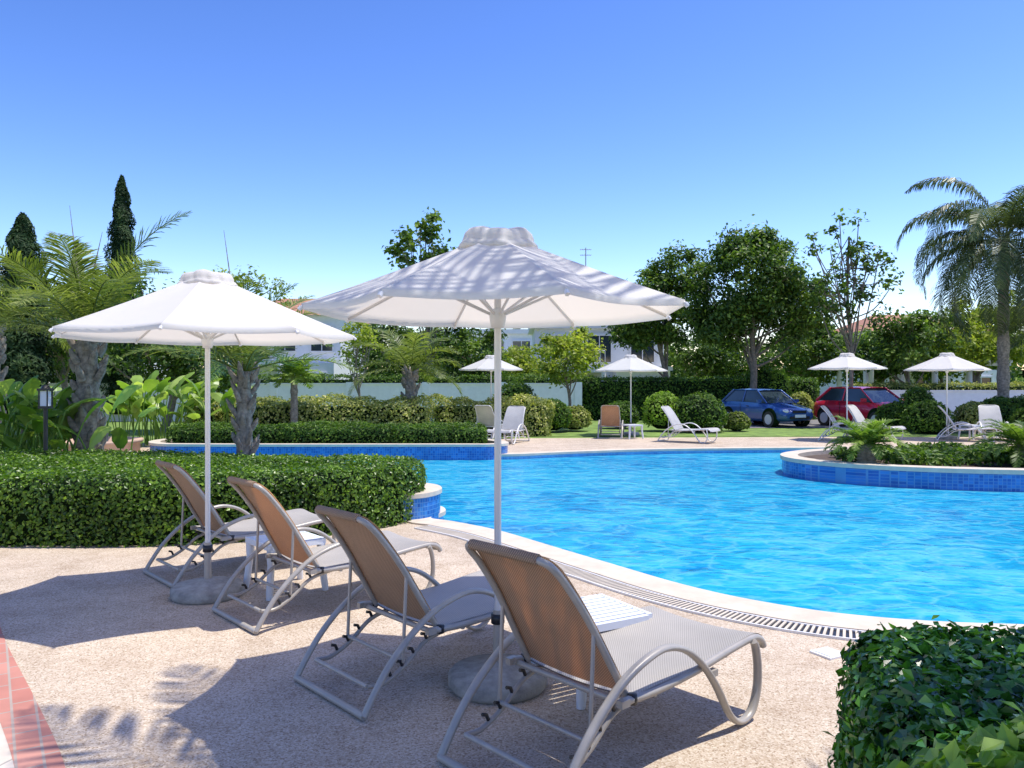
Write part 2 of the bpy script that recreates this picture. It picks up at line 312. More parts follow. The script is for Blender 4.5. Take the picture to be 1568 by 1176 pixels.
def frond(mb,p0,az,el,length,mat,nl=46,ll=.55,lw=.035,droop=1.5,ldroop=.35,seg=14,rr=.018,v=.5):
    P=[np.array(p0,float)]; st=length/seg; e=el
    for i in range(seg):
        e-=droop/seg*(.35+1.3*i/seg); P.append(P[-1]+st*np.array([math.cos(az)*math.cos(e),math.sin(az)*math.cos(e),math.sin(e)]))
    P=np.array(P); tube(mb,P,np.linspace(rr,.003,len(P)),mat,4)
    t=np.linspace(.13,.995,nl)*seg; i=np.minimum(t.astype(int),seg-1); f=(t-i)[:,None]; Q=P[i]*(1-f)+P[i+1]*f; T=nrm(P[i+1]-P[i])
    S=np.array([-math.sin(az),math.cos(az),0]); U=np.cross(T,S)*1.0; U=np.where(U[:,2:3]<0,-U,U)
    u=t/seg; Ls=ll*np.sin(np.pi*np.clip(u*.86+.12,0,1))**.7
    for sd in (-1,1):
        k=len(Q); j=R.randn(k,3)*.10; rise=.35*(R.rand(k,1)-.0)
        D1=nrm(S*sd*.9+T*(.45+.5*u[:,None])+U*rise+j); D2=nrm(D1-np.array([0,0,1])*ldroop*(.7+R.rand(k,1))) ; D3=nrm(D2-np.array([0,0,1])*ldroop*1.5)
        a=Q; b=a+D1*Ls[:,None]*.4; c=b+D2*Ls[:,None]*.35; d=c+D3*Ls[:,None]*.25; w=T*lw/2
        V=np.stack([a-w*.5,a+w*.5,b+w,b-w,c+w*.8,c-w*.8,d+w*.1,d-w*.1],1).reshape(-1,3); o=np.arange(k)[:,None]*8
        F=np.concatenate([o+np.array([0,1,2,3]),o+np.array([3,2,4,5]),o+np.array([5,4,6,7])]); r=np.tile(np.clip(v+(R.rand(k)-.5)*.6,0,1),3); mb.add(V,F,mat,r)
def palm(name,base,h,tr,nf,fl,mat='palm',emin=-.2,emax=1.35,droop=1.5,ll=.5,boots=True,lean=0,ldroop=.35,lw=.035,nl=46,azs=None,spears=0):
    mb=MB(); b=np.array(base,float); top=b+np.array([lean,0,h])
    tp=cr([b,b+(top-b)*.5+np.array([lean*.2,0,0]),top],10); k=len(tp); rad=tr*(1+.12*np.cos(np.arange(k)*2.1))*np.linspace(1.1,.85,k)
    tube(mb,tp,rad,'palmbark',12)
    if boots:
        nb=int(h/ .045)
        for i in range(nb):
            u=i/nb; a=i*2.4; p=tp[min(int(u*k),k-1)]+np.array([math.cos(a),math.sin(a),0])*tr*.85; 
            q=p+np.array([math.cos(a)*.11,math.sin(a)*.11,.16])*(.6+.8*R.rand()); tube(mb,[p-np.array([0,0,.03]),(p+q)/2+np.array([math.cos(a),math.sin(a),0])*.02,q],[tr*.42,tr*.32,tr*.12],'palmbark',5)
    else:
        for i in range(int(h/.22)): 
            p=tp[min(int(i*.22/h*k),k-1)].copy(); p[2]=b[2]+i*.22; lathe(mb,[(tr*.9,-.02),(tr*1.12,0),(tr*.9,.02)],'palmbark',p,12)
    for i in range(spears): tube(mb,[top,top+np.array([-.15+i*.25,0,1.0]),top+np.array([-.32+i*.5,.1,2.0-i*.4])],[.02,.012,.003],'palmbark',5)
    for i in range(nf):
        u=(i+.5)/nf; az=i*2.39996+R.rand()*.3 if azs is None else azs[i%len(azs)]+R.randn()*.08; el=emax+(emin-emax)*u**.9+R.randn()*.08
        if azs is not None: el=emin+(emax-emin)*R.rand()
        frond(mb,top+np.array([math.cos(az),math.sin(az),0])*tr*.4,az,el,fl*(.8+.3*R.rand()),mat,nl,ll,lw,droop*(.8+.4*R.rand()),ldroop,v=.3+.45*R.rand())
    return mb.build(name)
def paddles(name,c,n,h,ll,lw,spread=.5,mat='bop'):
    mb=MB(); 
    for i in range(n):
        a=R.rand()*6.28; b=np.array(c)+np.array([R.randn()*spread,R.randn()*spread*.5,0]); hh=h*(.45+.6*R.rand()); o=np.array([math.cos(a),math.sin(a),0])
        st=cr([b,b+o*.08+[0,0,hh*.45],b+o*.2+[0,0,hh*.72]],4); tube(mb,st,.012,mat,5)
        e=1.35-.6*R.rand(); s=np.array([-o[1],o[0],0]); p=st[-1]; rows=[]; L=ll*(.7+.6*R.rand()); tw=R.randn()*.6
        s=nrm(s*math.cos(tw)+np.array([0,0,1])*math.sin(tw)*.6)
        for k in range(8):
            u=k/7; w=lw*.5*(.08+math.sin(math.pi*min(1,u*.93+.05))**.6)*(1+.12*R.randn()); d=o*math.cos(e)+np.array([0,0,math.sin(e)]); nn=np.cross(s,d)
            rows+= [p-s*w+nn*w*.35,p,p+s*w+nn*w*.35]; p=p+d*L/7; e-=.16
        F=[]
        for k in range(7):
            for j in range(2): F.append([k*3+j,k*3+j+1,k*3+j+4,k*3+j+3])
        mb.add(rows,F,mat,np.full(len(F),R.rand()),smooth=False)
    return mb.build(name)
# ---------------------------------------------------------------- pool & ground
pool_near=[(-.98,9.15),(-.70,8.90),(-.17,8.35),(.41,7.47),(.876,6.76),(1.30,6.13),(1.72,5.68),(2.27,5.32),(3.04,5.12),(4.2,5.1)]
pool_rest=[(6,5.5),(9,7),(12,9.5),(14.3,12.5),(14.6,15.5),(12,18),(9,18.9),(6.5,18.9),(3.35,18.5),(1.5,17.9),(.2,17.3),(-.3,17.2),(-.9,17.2),(-3,17.2),(-6,17.2),(-7.5,17.1),(-8.3,16),(-8.3,14.6),(-7.5,13.4),(-6.1,12.75),(-4.5,12),(-2.5,11.0),(-1.15,10.2),(-.85,9.7)]
pool=cr(pool_near+pool_rest,6,True)
a=np.sum(pool[:,0]*np.roll(pool[:,1],-1)-np.roll(pool[:,0],-1)*pool[:,1])
if a<0: pool=pool[::-1]
ground_hole=offs(pool,.02)
sheet('ground',rect(-900,-300,900,1500),[ground_hole],-.004,'grass')
sheet('pool_deck',[(-14,-6),(20,-6),(21,22.6),(9,22.9),(0,22.3),(-3,19.5),(-14,21)],[ground_hole],0,'deck')
mb=MB(); ribbon(mb,pool,pool,-1.25,0.01,'poolwall',True)
mb.add([(p[0],p[1],-1.25) for p in pool],tess(pool),'poolfloor'); mb.build('pool_basin')
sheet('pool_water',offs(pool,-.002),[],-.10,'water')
mb=MB(); slab(mb,offs(pool,-.03),offs(pool,.30),-.03,.018,'coping',True); mb.build('pool_coping')
gr=cr(pool_near[1:]+[(6,5.5)],30); A=offs(gr,.33,False); B=offs(gr,.50,False)
if inpoly(A[100:101],pool)[0]: A=offs(gr,-.33,False); B=offs(gr,-.50,False)
mb=MB(); ribbon(mb,A,B,.004,.004,'dark'); seg=np.linalg.norm(np.diff(A,axis=0),axis=1).cumsum(); tot=seg[-1]; 
for d in np.arange(0,tot,.036):
    i=np.searchsorted(seg,d); i=min(i,len(A)-2); p=(A[i]+B[i])/2; t=A[i+1]-A[i]
    f=(d-(seg[i-1] if i>0 else 0))/max(1e-6,(seg[i]-(seg[i-1] if i>0 else 0))); p=p*(1-f)+(A[i+1]+B[i+1])/2*f
    box(mb,(p[0],p[1],.010),(.017,.165,.010),'coping',math.atan2(t[1],t[0]))
slab(mb,A,A+(A-B)*.08,.0,.016,'white'); slab(mb,B,B+(B-A)*.08,.0,.016,'white')
mb.build('drain_grate')
for x,y in ((1.33,4.98),(1.86,4.60)):
    mb=MB(); box(mb,(0,0,.006),(.15,.15,.012),'white'); box(mb,(0,0,.0135),(.11,.11,.004),'plastic'); mb.build('skimmer_cover',(x,y,0),.5)
C=cr([(-4.6,6.9),(-3.85,5.8),(-3.14,4.85),(-2.35,3.88),(-1.82,3.2),(-1.15,2.2),(-.3,1.0),(.3,-1)],8)
ot=offs(C,-.17,False); 
if ot[20][0]>C[20][0]: ot=offs(C,.17,False)
mb=MB(); ribbon(mb,C,ot,.005,.005,'brick'); mb.build('brick_edging')
sheet('cream_path',[tuple(p) for p in ot]+[(-12,-1),(-12,6.9)],[],.004,'paver')
wl=cr([(-8.2,19.5),(-8.35,18.2),(-7.9,17.35),(-7.0,17.12),(-4,17.08),(-1.2,17.08),(-.45,17.1),(-.1,17.5),(-.3,18.3),(-1.2,19.3)],6)
mb=MB(); wi=offs(wl,-.22,False)
if wi[30][1]<wl[30][1]: wi=offs(wl,.22,False)
ribbon(mb,wl,wl,-.35,.19,'mosaic'); slab(mb,wl+(wl-wi)*.1,wi,.19,.245,'coping'); ribbon(mb,wi,wi,0,.19,'coping'); mb.build('planter_wall')
sheet('planter_soil',[tuple(p) for p in wi],[],.17,'soil')
wl=cr([(-8.2,14.0),(-7.4,13.2),(-6.1,12.6),(-4.5,11.85),(-2.6,10.9),(-1.2,10.1),(-.88,9.6),(-.98,9.15),(-1.25,8.95)],6); wi=offs(wl,.2,False)
if wi[20][1]>wl[20][1]: wi=offs(wl,-.2,False)
mb=MB(); ribbon(mb,wl,wl,-.35,.26,'mosaic'); slab(mb,wl+(wl-wi)*.1,wi,.26,.31,'coping'); ribbon(mb,wi,wi,0,.26,'coping'); mb.build('planter_wall')
t=np.linspace(0,2*math.pi,73)[:-1]; isl=np.column_stack([8.9+3.9*np.cos(t),14.3+2.25*np.sin(t)])
mb=MB(); ribbon(mb,isl,isl,-1.3,.17,'mosaic',True); slab(mb,offs(isl,.03),offs(isl,-.28),.17,.24,'coping',True); ribbon(mb,offs(isl,-.28),offs(isl,-.28),.1,.17,'coping',True); mb.build('island_planter')
sheet('island_soil',offs(isl,-.27),[],.16,'soil')
# ---------------------------------------------------------------- umbrellas
def umbrella_mesh(Rr,rim,apex,base=True,seed=0,rot=.2,capw=1):
    mb=MB(); n=8; sub=8; NR=14; V=[]
    def P(t,a):
        g=(a/(2*math.pi/n))%1; s=math.sin(math.pi*g); poly=math.cos(math.pi/n)/math.cos((g-.5)*2*math.pi/n)
        rr=Rr*t*poly*(1-.045*s*(t**5)); z=rim+(apex-rim)*(1-t)**1.05-s*.026*t*(1.5-t)*1.2
        return (rr*math.cos(a+rot),rr*math.sin(a+rot),z)
    for g in range(n):
        V=[]; K=sub+1
        for i in range(NR+1):
            t=.1+.9*i/NR
            for k in range(K):
                a=2*math.pi*(g+k/sub*.99998)/n; V.append(P(t,a))
        for k in range(K):
            p=P(1,2*math.pi*(g+k/sub*.99998)/n); V.append((p[0]*.998,p[1]*.998,p[2]-.028))
        F=[[i*K+k,i*K+k+1,(i+1)*K+k+1,(i+1)*K+k] for i in range(NR+1) for k in range(K-1)]
        mb.add(V,F,'canvas',smooth=True)
    rs=np.random.RandomState(seed); ph=rs.rand(6)*6.28
    def fn(r,z,a):
        e=1+.035*math.sin(5*a+ph[0])+.018*math.sin(12*a+ph[1]+z*30)+.010*math.sin(23*a+ph[2]+z*40)
        return r*e, z+(.008*math.sin(3*a+ph[3])+.004*math.sin(7*a+ph[4]+r*20))*min(1,r/.1)
    za=rim+(apex-rim)*.80
    lathe(mb,[(.190,za-.022),(.205,za-.014),(.208,za+.0),(.196,za+.014),(.184,za+.024),(.184,za+.040),(.174,za+.066),(.158,za+.082),(.12,za+.090),(.06,za+.093),(.0,za+.092)],'canvas',(0,0,0),96,fn)
    for k in range(n):
        a=2*math.pi*k/n+rot; c,s=math.cos(a),math.sin(a)
        pts=[(Rr*t*c,Rr*t*s,rim+(apex-rim)*(1-t)**1.05-.016) for t in (.06,.3,.6,1.0)]; tube(mb,pts,.009,'alu_l',6)
        z5=rim+(apex-rim)*(.5)**1.05-.02; tube(mb,[(.035*c,.035*s,rim-.03),(Rr*.5*c,Rr*.5*s,z5)],.008,'alu_l',6)
        tip=pts[-1]; tube(mb,[tip,(tip[0]+c*.012,tip[1]+s*.012,tip[2]-.015)],.012,'white',6)
    tube(mb,[(0,0,.28),(0,0,apex-.02)],.019,'alu_l',12)
    lathe(mb,[(.02,rim-.10),(.034,rim-.10),(.042,rim-.06),(.046,rim-.02),(.03,rim+0),(.02,rim)],'white',seg=16)
    lathe(mb,[(.02,apex-.13),(.045,apex-.12),(.045,apex-.06),(.02,apex-.05)],'white',seg=16)
    lathe(mb,[(0,0),(.25,0),(.262,.02),(.262,.065),(.245,.085),(.10,.105),(.05,.125),(.04,.13),(0,.13)],'concrete',seg=40)
    tube(mb,[(0,0,.1),(0,0,.40)],.026,'alu',12); lathe(mb,[(.026,.33),(.036,.33),(.036,.38),(.026,.38)],'dark',seg=12)
    return mb
u1=umbrella_mesh(1.0,1.985,2.385,seed=2,rot=.30).build('sun_umbrella',(-.075,4.13,0)); 
u2=umbrella_mesh(1.08,1.955,2.42,seed=5,rot=.12).build('sun_umbrella',(-2.28,5.87,0))
for i,(px,d,r) in enumerate(((752,23.4,.1),(966,23.6,.5),(1297,21.6,.9),(1450,22,.3))):
    o=inst('sun_umbrella',(u2 if i%2 else u1).data,((px-784)/1200*d,d,0),r)
# ---------------------------------------------------------------- loungers
def lounger_mesh():
    mb=MB(); w=.315
    prof=[(0.0,.02),(.05,.10),(.13,.21),(.24,.32),(.38,.42),(.52,.475),(.66,.495),(.80,.455),(.93,.36),(1.04,.235),(1.13,.10),(1.20,.035),(1.27,.02),(1.34,.05),(1.385,.14),(1.39,.25),(1.37,.34),(1.35,.37)]
    bw=lambda z:w*(.90-.13*max(0,(z-.35)/.6))
    for s in (-1,1):
        y=s*w; tube(mb,cr([(a,y*1.06,b) for a,b in prof],4),.015,'alu',8,flat=.022,side=(0,1,0))
        tube(mb,cr([(.40,y,.335),(.6,y,.325),(.9,y,.335),(1.2,y,.365),(1.38,y,.375),(1.45,y,.35),(1.475,y,.315)],5),.018,'alu',8)
        tube(mb,cr([(a,s*bw(b),b) for a,b in ((.47,.33),(.385,.47),(.26,.68),(.15,.83),(.085,.90))]+[(.06,s*(bw(.9)-.03),.925),(.055,s*(bw(.9)-.08),.93)],5),.015,'alu',8)
        tube(mb,cr([(.62,y*.82,.31),(.42,y*.82,.27),(.28,y*.82,.17),(.16,y*.82,.115),(.07,y*.80,.12)],5),.012,'alu',8)
        for q in (.42,.34,.27,.20): 
            z=np.interp(q,[.07,.16,.28,.42],[.12,.115,.17,.27]); tube(mb,[(q,y*.82,z+.01),(q-.012,y*.82,z+.036),(q-.034,y*.82,z+.042)],.009,'dark',5)
        tube(mb,[(.29,s*bw(.62),.62),(.27,y*.84,.20)],.009,'alu',6)
        for (a,b) in ((.40,.335),(1.02,.30)): box(mb,(a+.0,y*1.03,b+.0),(.05,.03,.03),'alu')
        lathe(mb,[(0,-.022),(.02,-.02),(.023,0),(.02,.02),(0,.022)],'dark',(0.47,y*.99,.33),10)
    def yb(a,b,h=w,r=.014,m='alu'): tube(mb,[(a,-h,b),(a,h,b)],r,m,8)
    yb(0.0,.02,w*1.07,.018)
    yb(.07,.12,w*.8,.012); yb(.27,.20,w*.85,.010,'alu'); yb(.62,.31); yb(1.15,.345,r=.012); yb(.42,.325); yb(.055,.93,bw(.9)-.07,.015)
    def sling(P,hwf,mat,SG,sag=.02,th=.006):
        P=np.array(cr(P,4)); n=len(P); T=nrm(np.gradient(P,axis=0)); N=np.stack([-T[:,1],T[:,0]],1); K=9; V=[]
        for sd in (0,1):
            for i in range(n):
                for k in range(K):
                    u=k/(K-1)*2-1; q=P[i]-N[i]*(sag*(1-u*u)*SG+sd*th*SG); V.append((q[0],u*hwf(P[i][1]),q[1]))
        F=[]; o=n*K
        for i in range(n-1):
            for k in range(K-1):
                a=i*K+k; F.append([a,a+1,a+K+1,a+K]); F.append([o+a,o+a+K,o+a+K+1,o+a+1])
        mb.add(V,F,mat,smooth=True)
    sling([(.46,.345),(.6,.345),(.9,.352),(1.2,.382),(1.38,.394),(1.46,.37),(1.495,.315)],lambda z:w*1.0,'sling',1)
    sling([(.475,.35),(.40,.485),(.275,.695),(.165,.85),(.10,.922),(.068,.945)],lambda z:bw(z)+.004-max(0,z-.90)*.6,'slingb',-1,sag=.015)
    tube(mb,[(.055,-bw(.9)+.05,.932),(.055,bw(.9)-.05,.932)],.022,'slingb',8)
    return mb
LM=lounger_mesh().build('sun_lounger',(-.075,3.05,0),math.radians(42.6)); lm=LM.data
lw_=lm.copy(); 
for i,m in enumerate(lw_.materials):
    if m.name.startswith('textilene'): lw_.materials[i]=M['slingw']
    if m.name.startswith('taupe'): lw_.materials[i]=M['alu_l']
for x,y,r,q in ((-.925,3.94,42.6,0),(-1.845,5.2,42.6,0),(-2.84,6.3,42.6,0),(-.85,22.0,70,1),(.15,21.3,250,1),(2.75,22.0,80,0),(4.1,21.3,-35,1),(8.5,21.6,-30,1),(9.6,22.4,-50,1),(11.7,21.6,-25,1),(13.6,22.4,-110,1)):
    inst('sun_lounger',lw_ if q else lm,(x,y,0),math.radians(r))
# ---------------------------------------------------------------- tables
mb=MB(); h=.40
for k in range(8):
    box(mb,(0,-.175+.05*k,h-.008),(.42,.042,.016),'plastic')
for s in (-1,1):
    box(mb,(s*.215,0,h-.02),(.03,.44,.04),'plastic'); box(mb,(0,s*.215,h-.0215),(.40,.03,.037),'plastic')
    for s2 in (-1,1):
        tube(mb,cr([(s*.20,s2*.20,h-.03),(s*.20,s2*.20,h-.15),(s*.225,s2*.225,0)],4),[.032]*4+[.026]*4+[.022],'plastic',6)
T=mb.build('side_table',(.42,4.14,0),math.radians(30)); inst('side_table',T.data,(-1.75,6.05,0),math.radians(40))
for x,y in ((3.4,22.2),(-.1,22.3),(12.9,22.0)): inst('side_table',T.data,(x,y,0),.4)
# ---------------------------------------------------------------- near vegetation
hedge('clipped_hedge',[(-10,7.5),(-7,7.5),(-5,7.58),(-3.5,7.6),(-2.3,7.95),(-1.45,8.55),(-1.08,9.1),(-1.12,9.55),(-1.6,9.95),(-3,10.3),(-5,10.6),(-7,11.0),(-10,11.4)],.66,'hedge',.042,.026,2300,.13)
hedge('clipped_hedge',[(1.38,3.0),(1.16,2.75),(1.02,2.2),(1.0,1.7),(1.15,1.3),(1.6,1.1),(3,1.1),(3.6,1.8),(3.4,2.8),(2.4,3.05)],.70,'bushy',.046,.029,4200,.14,amp=.035)
ball('shrub',(1.02,1.46,.50),(.36,.30,.42),'bushl',3600,.05,.03,.10)
for x0,x1,y0,y1,h in ((-7.7,-5.3,17.6,18.9,.42),(-5.15,-2.75,17.55,18.8,.44),(-2.6,-.65,17.5,18.6,.42)):
    hedge('low_hedge',[(x0,y0),((x0+x1)/2,y0-.06),(x1,y0),(x1+.05,(y0+y1)/2),(x1-.1,y1),((x0+x1)/2,y1),(x0,y1),(x0-.06,(y0+y1)/2)],h,'hedge_far',.06,.036,1100,.12,z0=.17,amp=.05)
hedge('flowering_hedge',[(-8.6,20.8),(-6.5,20.6),(-4,20.8),(-2.5,21),(-2.4,22),(-4,22.4),(-7,22.4),(-8.7,22.2)],1.08,'flower',.08,.05,600,.2,amp=.14)
hedge('flowering_hedge',[(-2.2,22.9),(-.5,22.9),(.9,23.1),(1.2,23.9),(0,24.4),(-2.3,24.2)],1.04,'flower',.08,.05,550,.2,amp=.16)
hedge('low_hedge',[(-10.6,13.3),(-9.2,13.1),(-8.6,13.8),(-8.8,15),(-10.6,15)],.55,'hedge_far',.06,.036,700,.12,amp=.05)
mb=MB()
for k in range(90):
    a=R.rand()*6.283; q=math.sqrt(R.rand())*.86; c=np.array([9.0+3.5*q*math.cos(a),14.3+1.9*q*math.sin(a),.2]); m=160
    d=nrm(R.randn(m,3)); d[:,2]=abs(d[:,2]); leaves(mb,c+d*np.array([.26,.26,.17])*(.6+.5*R.rand(m,1)),d,.09,.055,.6,'hedge_far',bias=R.randn()*.12,up=.3)
mb.build('ground_cover')
palm('cycad',(6.15,13.6,.17),.36,.15,34,.72,'cyc',.0,1.35,1.2,.17,False,nl=34,lw=.024,ldroop=.1)
palm('cycad',(8.75,13.4,.17),.36,.15,34,.78,'cyc',.0,1.35,1.2,.18,False,nl=34,lw=.024,ldroop=.1)
palm('palm_tree',(-6.45,11.9,0),2.3,.17,19,2.3,'palm',.2,1.45,1.1,.5,True,nl=70,lw=.024,ldroop=.15,spears=3)
palm('palm_tree',(-3.76,11.0,0),1.75,.11,15,1.6,'palm',.25,1.45,1.0,.40,True,nl=56,lw=.021,ldroop=.12,spears=1)
palm('palm_tree',(-2.85,22,0),1.9,.17,14,1.9,'palm',.1,1.45,1.2,.5,True,nl=50,lw=.03,ldroop=.2)
palm('yucca',(-5.7,20.5,0),1.75,.10,26,.75,'cyc',-.1,1.4,.9,.28,False,nl=22,lw=.04,ldroop=.15)
palm('palm_tree',(-10.5,15.8,0),2.6,.18,14,2.5,'palm',.1,1.4,1.2,.6,True,nl=60,lw=.028,ldroop=.2)
palm('queen_palm',(16.3,26,0),6.3,.18,38,4.0,'palmd',-.7,1.4,2.1,.85,False,nl=110,lw=.036,ldroop=.8)
palm('queen_palm',(2.35,2.35,0),5.4,.17,13,3.1,'palmd',.3,1.0,.8,.6,False,nl=46,lw=.045,ldroop=.2,azs=[2.15,2.45,2.75,3.6,4.1,4.7,5.3,5.9,.2,.7,2.3,3.0,3.9])
paddles('bird_of_paradise',(-7.3,11.7,0),90,1.8,.46,.20,.55)
paddles('bird_of_paradise',(-8.7,19.9,.0),85,1.9,.62,.26,.75)
paddles('bird_of_paradise',(-9.8,13.4,.0),50,2.1,.55,.22,.7)
mb=MB(); tube(mb,[(0,0,0),(0,0,1.25)],.028,'dark',10); lathe(mb,[(0,0),(.07,0),(.07,.03),(.03,.06),(.028,.08)],'dark',seg=16)
box(mb,(0,0,1.26),(.13,.13,.03),'dark'); box(mb,(0,0,1.38),(.095,.095,.20),'plastic')
for s in (-1,1):
    for q in (-1,1): box(mb,(s*.056,q*.056,1.38),(.014,.014,.21),'dark')
box(mb,(0,0,1.50),(.15,.15,.03),'dark'); lathe(mb,[(.075,1.515),(.05,1.55),(.0,1.57)],'dark',seg=4); GL=mb.build('garden_lamp',(-6.25,10.5,0))
mb=MB(); lathe(mb,[(1.05,0),(1.05,.2),(1.12,.22),(1.12,.28),(.92,.28),(.92,.15),(0,.15)],'terra',seg=40); mb.build('round_planter',(-9.7,18.0,0))
# ---------------------------------------------------------------- right background shrubs
sheet('lawn',[(1,23.0),(9,23.05),(21,22.8),(40,24),(40,27),(1,27)],[],.004,'grass')
sheet('car_park',[(6,27.2),(40,27.2),(40,34),(6,34)],[],.008,'asphalt')
for px,d,r,z,m in ((1015,25.5,.62,.85,'lime'),(1070,25,.85,.75,'hedge_far'),(1128,25.5,.4,.4,'palm'),(950,27,.6,.6,'hedge_far'),(1405,25.5,.55,.95,'hedge_far'),(1372,26,.6,.6,'hedge_far'),(1420,24.4,.7,.6,'hedge_far'),(1527,25,.55,.75,'hedge_far'),(1490,24.5,.5,.65,'flower'),(1568,25,.8,.7,'hedge_far'),(880,25.5,.5,.55,'flower'),(845,25,.6,.7,'hedge_far'),(1188,33,.6,1.5,'lime'),(1225,30,.5,.8,'flower'),(1165,33,.6,1.6,'hedge_far'),(790,27,.7,1.1,'hedge_far'),(1590,22.8,.7,.5,'hedge_far')):
    ball('round_shrub',((px-784)/1200*d,d,z*.7),(r,r,z*.75 if z>r else r*.8),m,2600,.085,.05,.09)
hedge('clipped_hedge',[(3.2,33),(7,33),(11,33),(12.8,33.2),(12.8,34.2),(8,34.3),(3.2,34.2)],1.75,'hedge_far',.1,.06,260,.15,amp=.06)
hedge('clipped_hedge',[(15.5,34),(19,34),(24,34),(30,34.2),(30,35.4),(22,35.3),(15.5,35.2)],1.5,'flower',.1,.06,220,.15,amp=.06)
hedge('clipped_hedge',[(-19,33),(-12,33),(-5,33),(2.6,33),(2.6,34),(-5,34.1),(-12,34),(-19,34)],1.85,'hedge_far',.1,.06,260,.15,amp=.12)
mb=MB(); box(mb,(-8.5,32,.75),(22.5,.2,1.5),'render'); box(mb,(-8.5,32,1.53),(22.6,.28,.06),'white')
for k in range(8): box(mb,(-19+k*3.1,31.9,.8),(.3,.12,1.6),'render')
mb.build('boundary_wall')
mb=MB(); box(mb,(21,33,.6),(14,.2,1.2),'render'); box(mb,(21,33,1.23),(14.1,.28,.06),'white'); mb.build('boundary_wall')
# ---------------------------------------------------------------- cars
def car(name,loc,rot,col):
    nm='car_paint_'+name+str(round(col[0]*10)); M[nm]=simple(nm,col,.25,.1,var=.03,coat=.8); mb=MB()
    st=[(-1.92,.42,.72,.66),(-1.88,.30,.86,.74),(-1.6,.22,.93,.81),(-.9,.20,.95,.83),(0,.20,.94,.84),(.75,.20,.92,.83),(1.2,.21,.84,.82),(1.65,.24,.74,.77),(1.86,.28,.62,.70),(1.93,.36,.54,.62)]
    S=cr(st,3); V=[];K=9
    for x,zb,zt,hw in S:
        for (fy,z) in ((-.85,zb),(-1,zb+.1*(1)),(-1,zb+(zt-zb)*.65),(-.93,zt-.03),(0,zt+.035),(.93,zt-.03),(1,zb+(zt-zb)*.65),(1,zb+.1),(.85,zb)): V.append((x,fy*hw,z))
    n=len(S); F=[[i*K+k,(i+1)*K+k,(i+1)*K+(k+1)%K,i*K+(k+1)%K] for i in range(n-1) for k in range(K)]
    mb.add(V,F,nm,smooth=True); mb.add(V[:K],[list(range(K))],nm); mb.add(V[-K:],[list(range(K))[::-1]],nm)
    b=[(.95,.70,.90),(.25,.56,1.38),(-1.15,.55,1.38),(-1.75,.66,.93)]
    V=[(x,s*y,z) for x,y,z in b for s in (-1,1)]; mb.add(V,[[0,1,3,2],[4,5,7,6],[0,2,4,6],[1,7,5,3]],'glass')
    R2=[(.33,.57,1.375),(.1,.575,1.41),(-.5,.575,1.43),(-1.1,.565,1.41),(-1.25,.55,1.36)]
    V=[(x,f*y,z+(.02 if abs(f)<1 else -.02)) for x,y,z in R2 for f in (-1,-.6,0,.6,1)]; mb.add(V,[[i*5+k,(i+1)*5+k,(i+1)*5+k+1,i*5+k+1] for i in range(4) for k in range(4)],nm,smooth=True)
    for s in (-1,1):
        tube(mb,[(.98,s*.71,.89),(.27,s*.57,1.385)],.028,nm,6); tube(mb,[(-1.78,s*.67,.92),(-1.17,s*.56,1.385)],.05,nm,6); tube(mb,[(-.45,s*.70,.93),(-.42,s*.565,1.39)],.03,nm,6)
        tube(mb,[(.27,s*.57,1.39),(-1.17,s*.56,1.39)],.025,nm,6)
        for x in (1.22,-1.2):
            a=np.linspace(0,2*math.pi,25)[:-1]
            for rr,y0,y1,m in ((.37,.60,.842,'core'),(.30,.62,.855,'dark'),(.19,.7,.868,'alu_l')):
                zc=.36 if rr>.35 else .30; V=[(x+rr*math.cos(t),s*y,zc+rr*math.sin(t)) for y in (y0,y1) for t in a]; mb.add(V,[[k,(k+1)%24,24+(k+1)%24,24+k] for k in range(24)],m); mb.add(V[24:],[list(range(24))],m)
        lathe(mb,[(0,-.09),(.09,-.06),(.13,0),(.09,.06),(0,.09)],'plastic',(1.80,s*.55,.62),14)
        box(mb,(.75,s*.90,.98),(.10,.17,.12),nm); box(mb,(-.0,s*.846,.78),(.14,.02,.025),'dark')
        box(mb,(-.43,s*.842,.6),(.012,.012,.6),'dark')
    box(mb,(1.93,0,.60),(.03,.62,.10),'dark'); box(mb,(1.945,0,.38),(.04,.9,.10),'dark'); box(mb,(1.97,0,.44),(.02,.5,.11),'plastic')
    return mb.build(name,loc,rot)
c1=car('parked_car',(9.35,29.0,0),math.radians(-68),(.03,.10,.30)); c1.scale=(.94,.94,.94)
car('parked_car',(12.65,27.9,0),math.radians(-70),(.60,.015,.04))
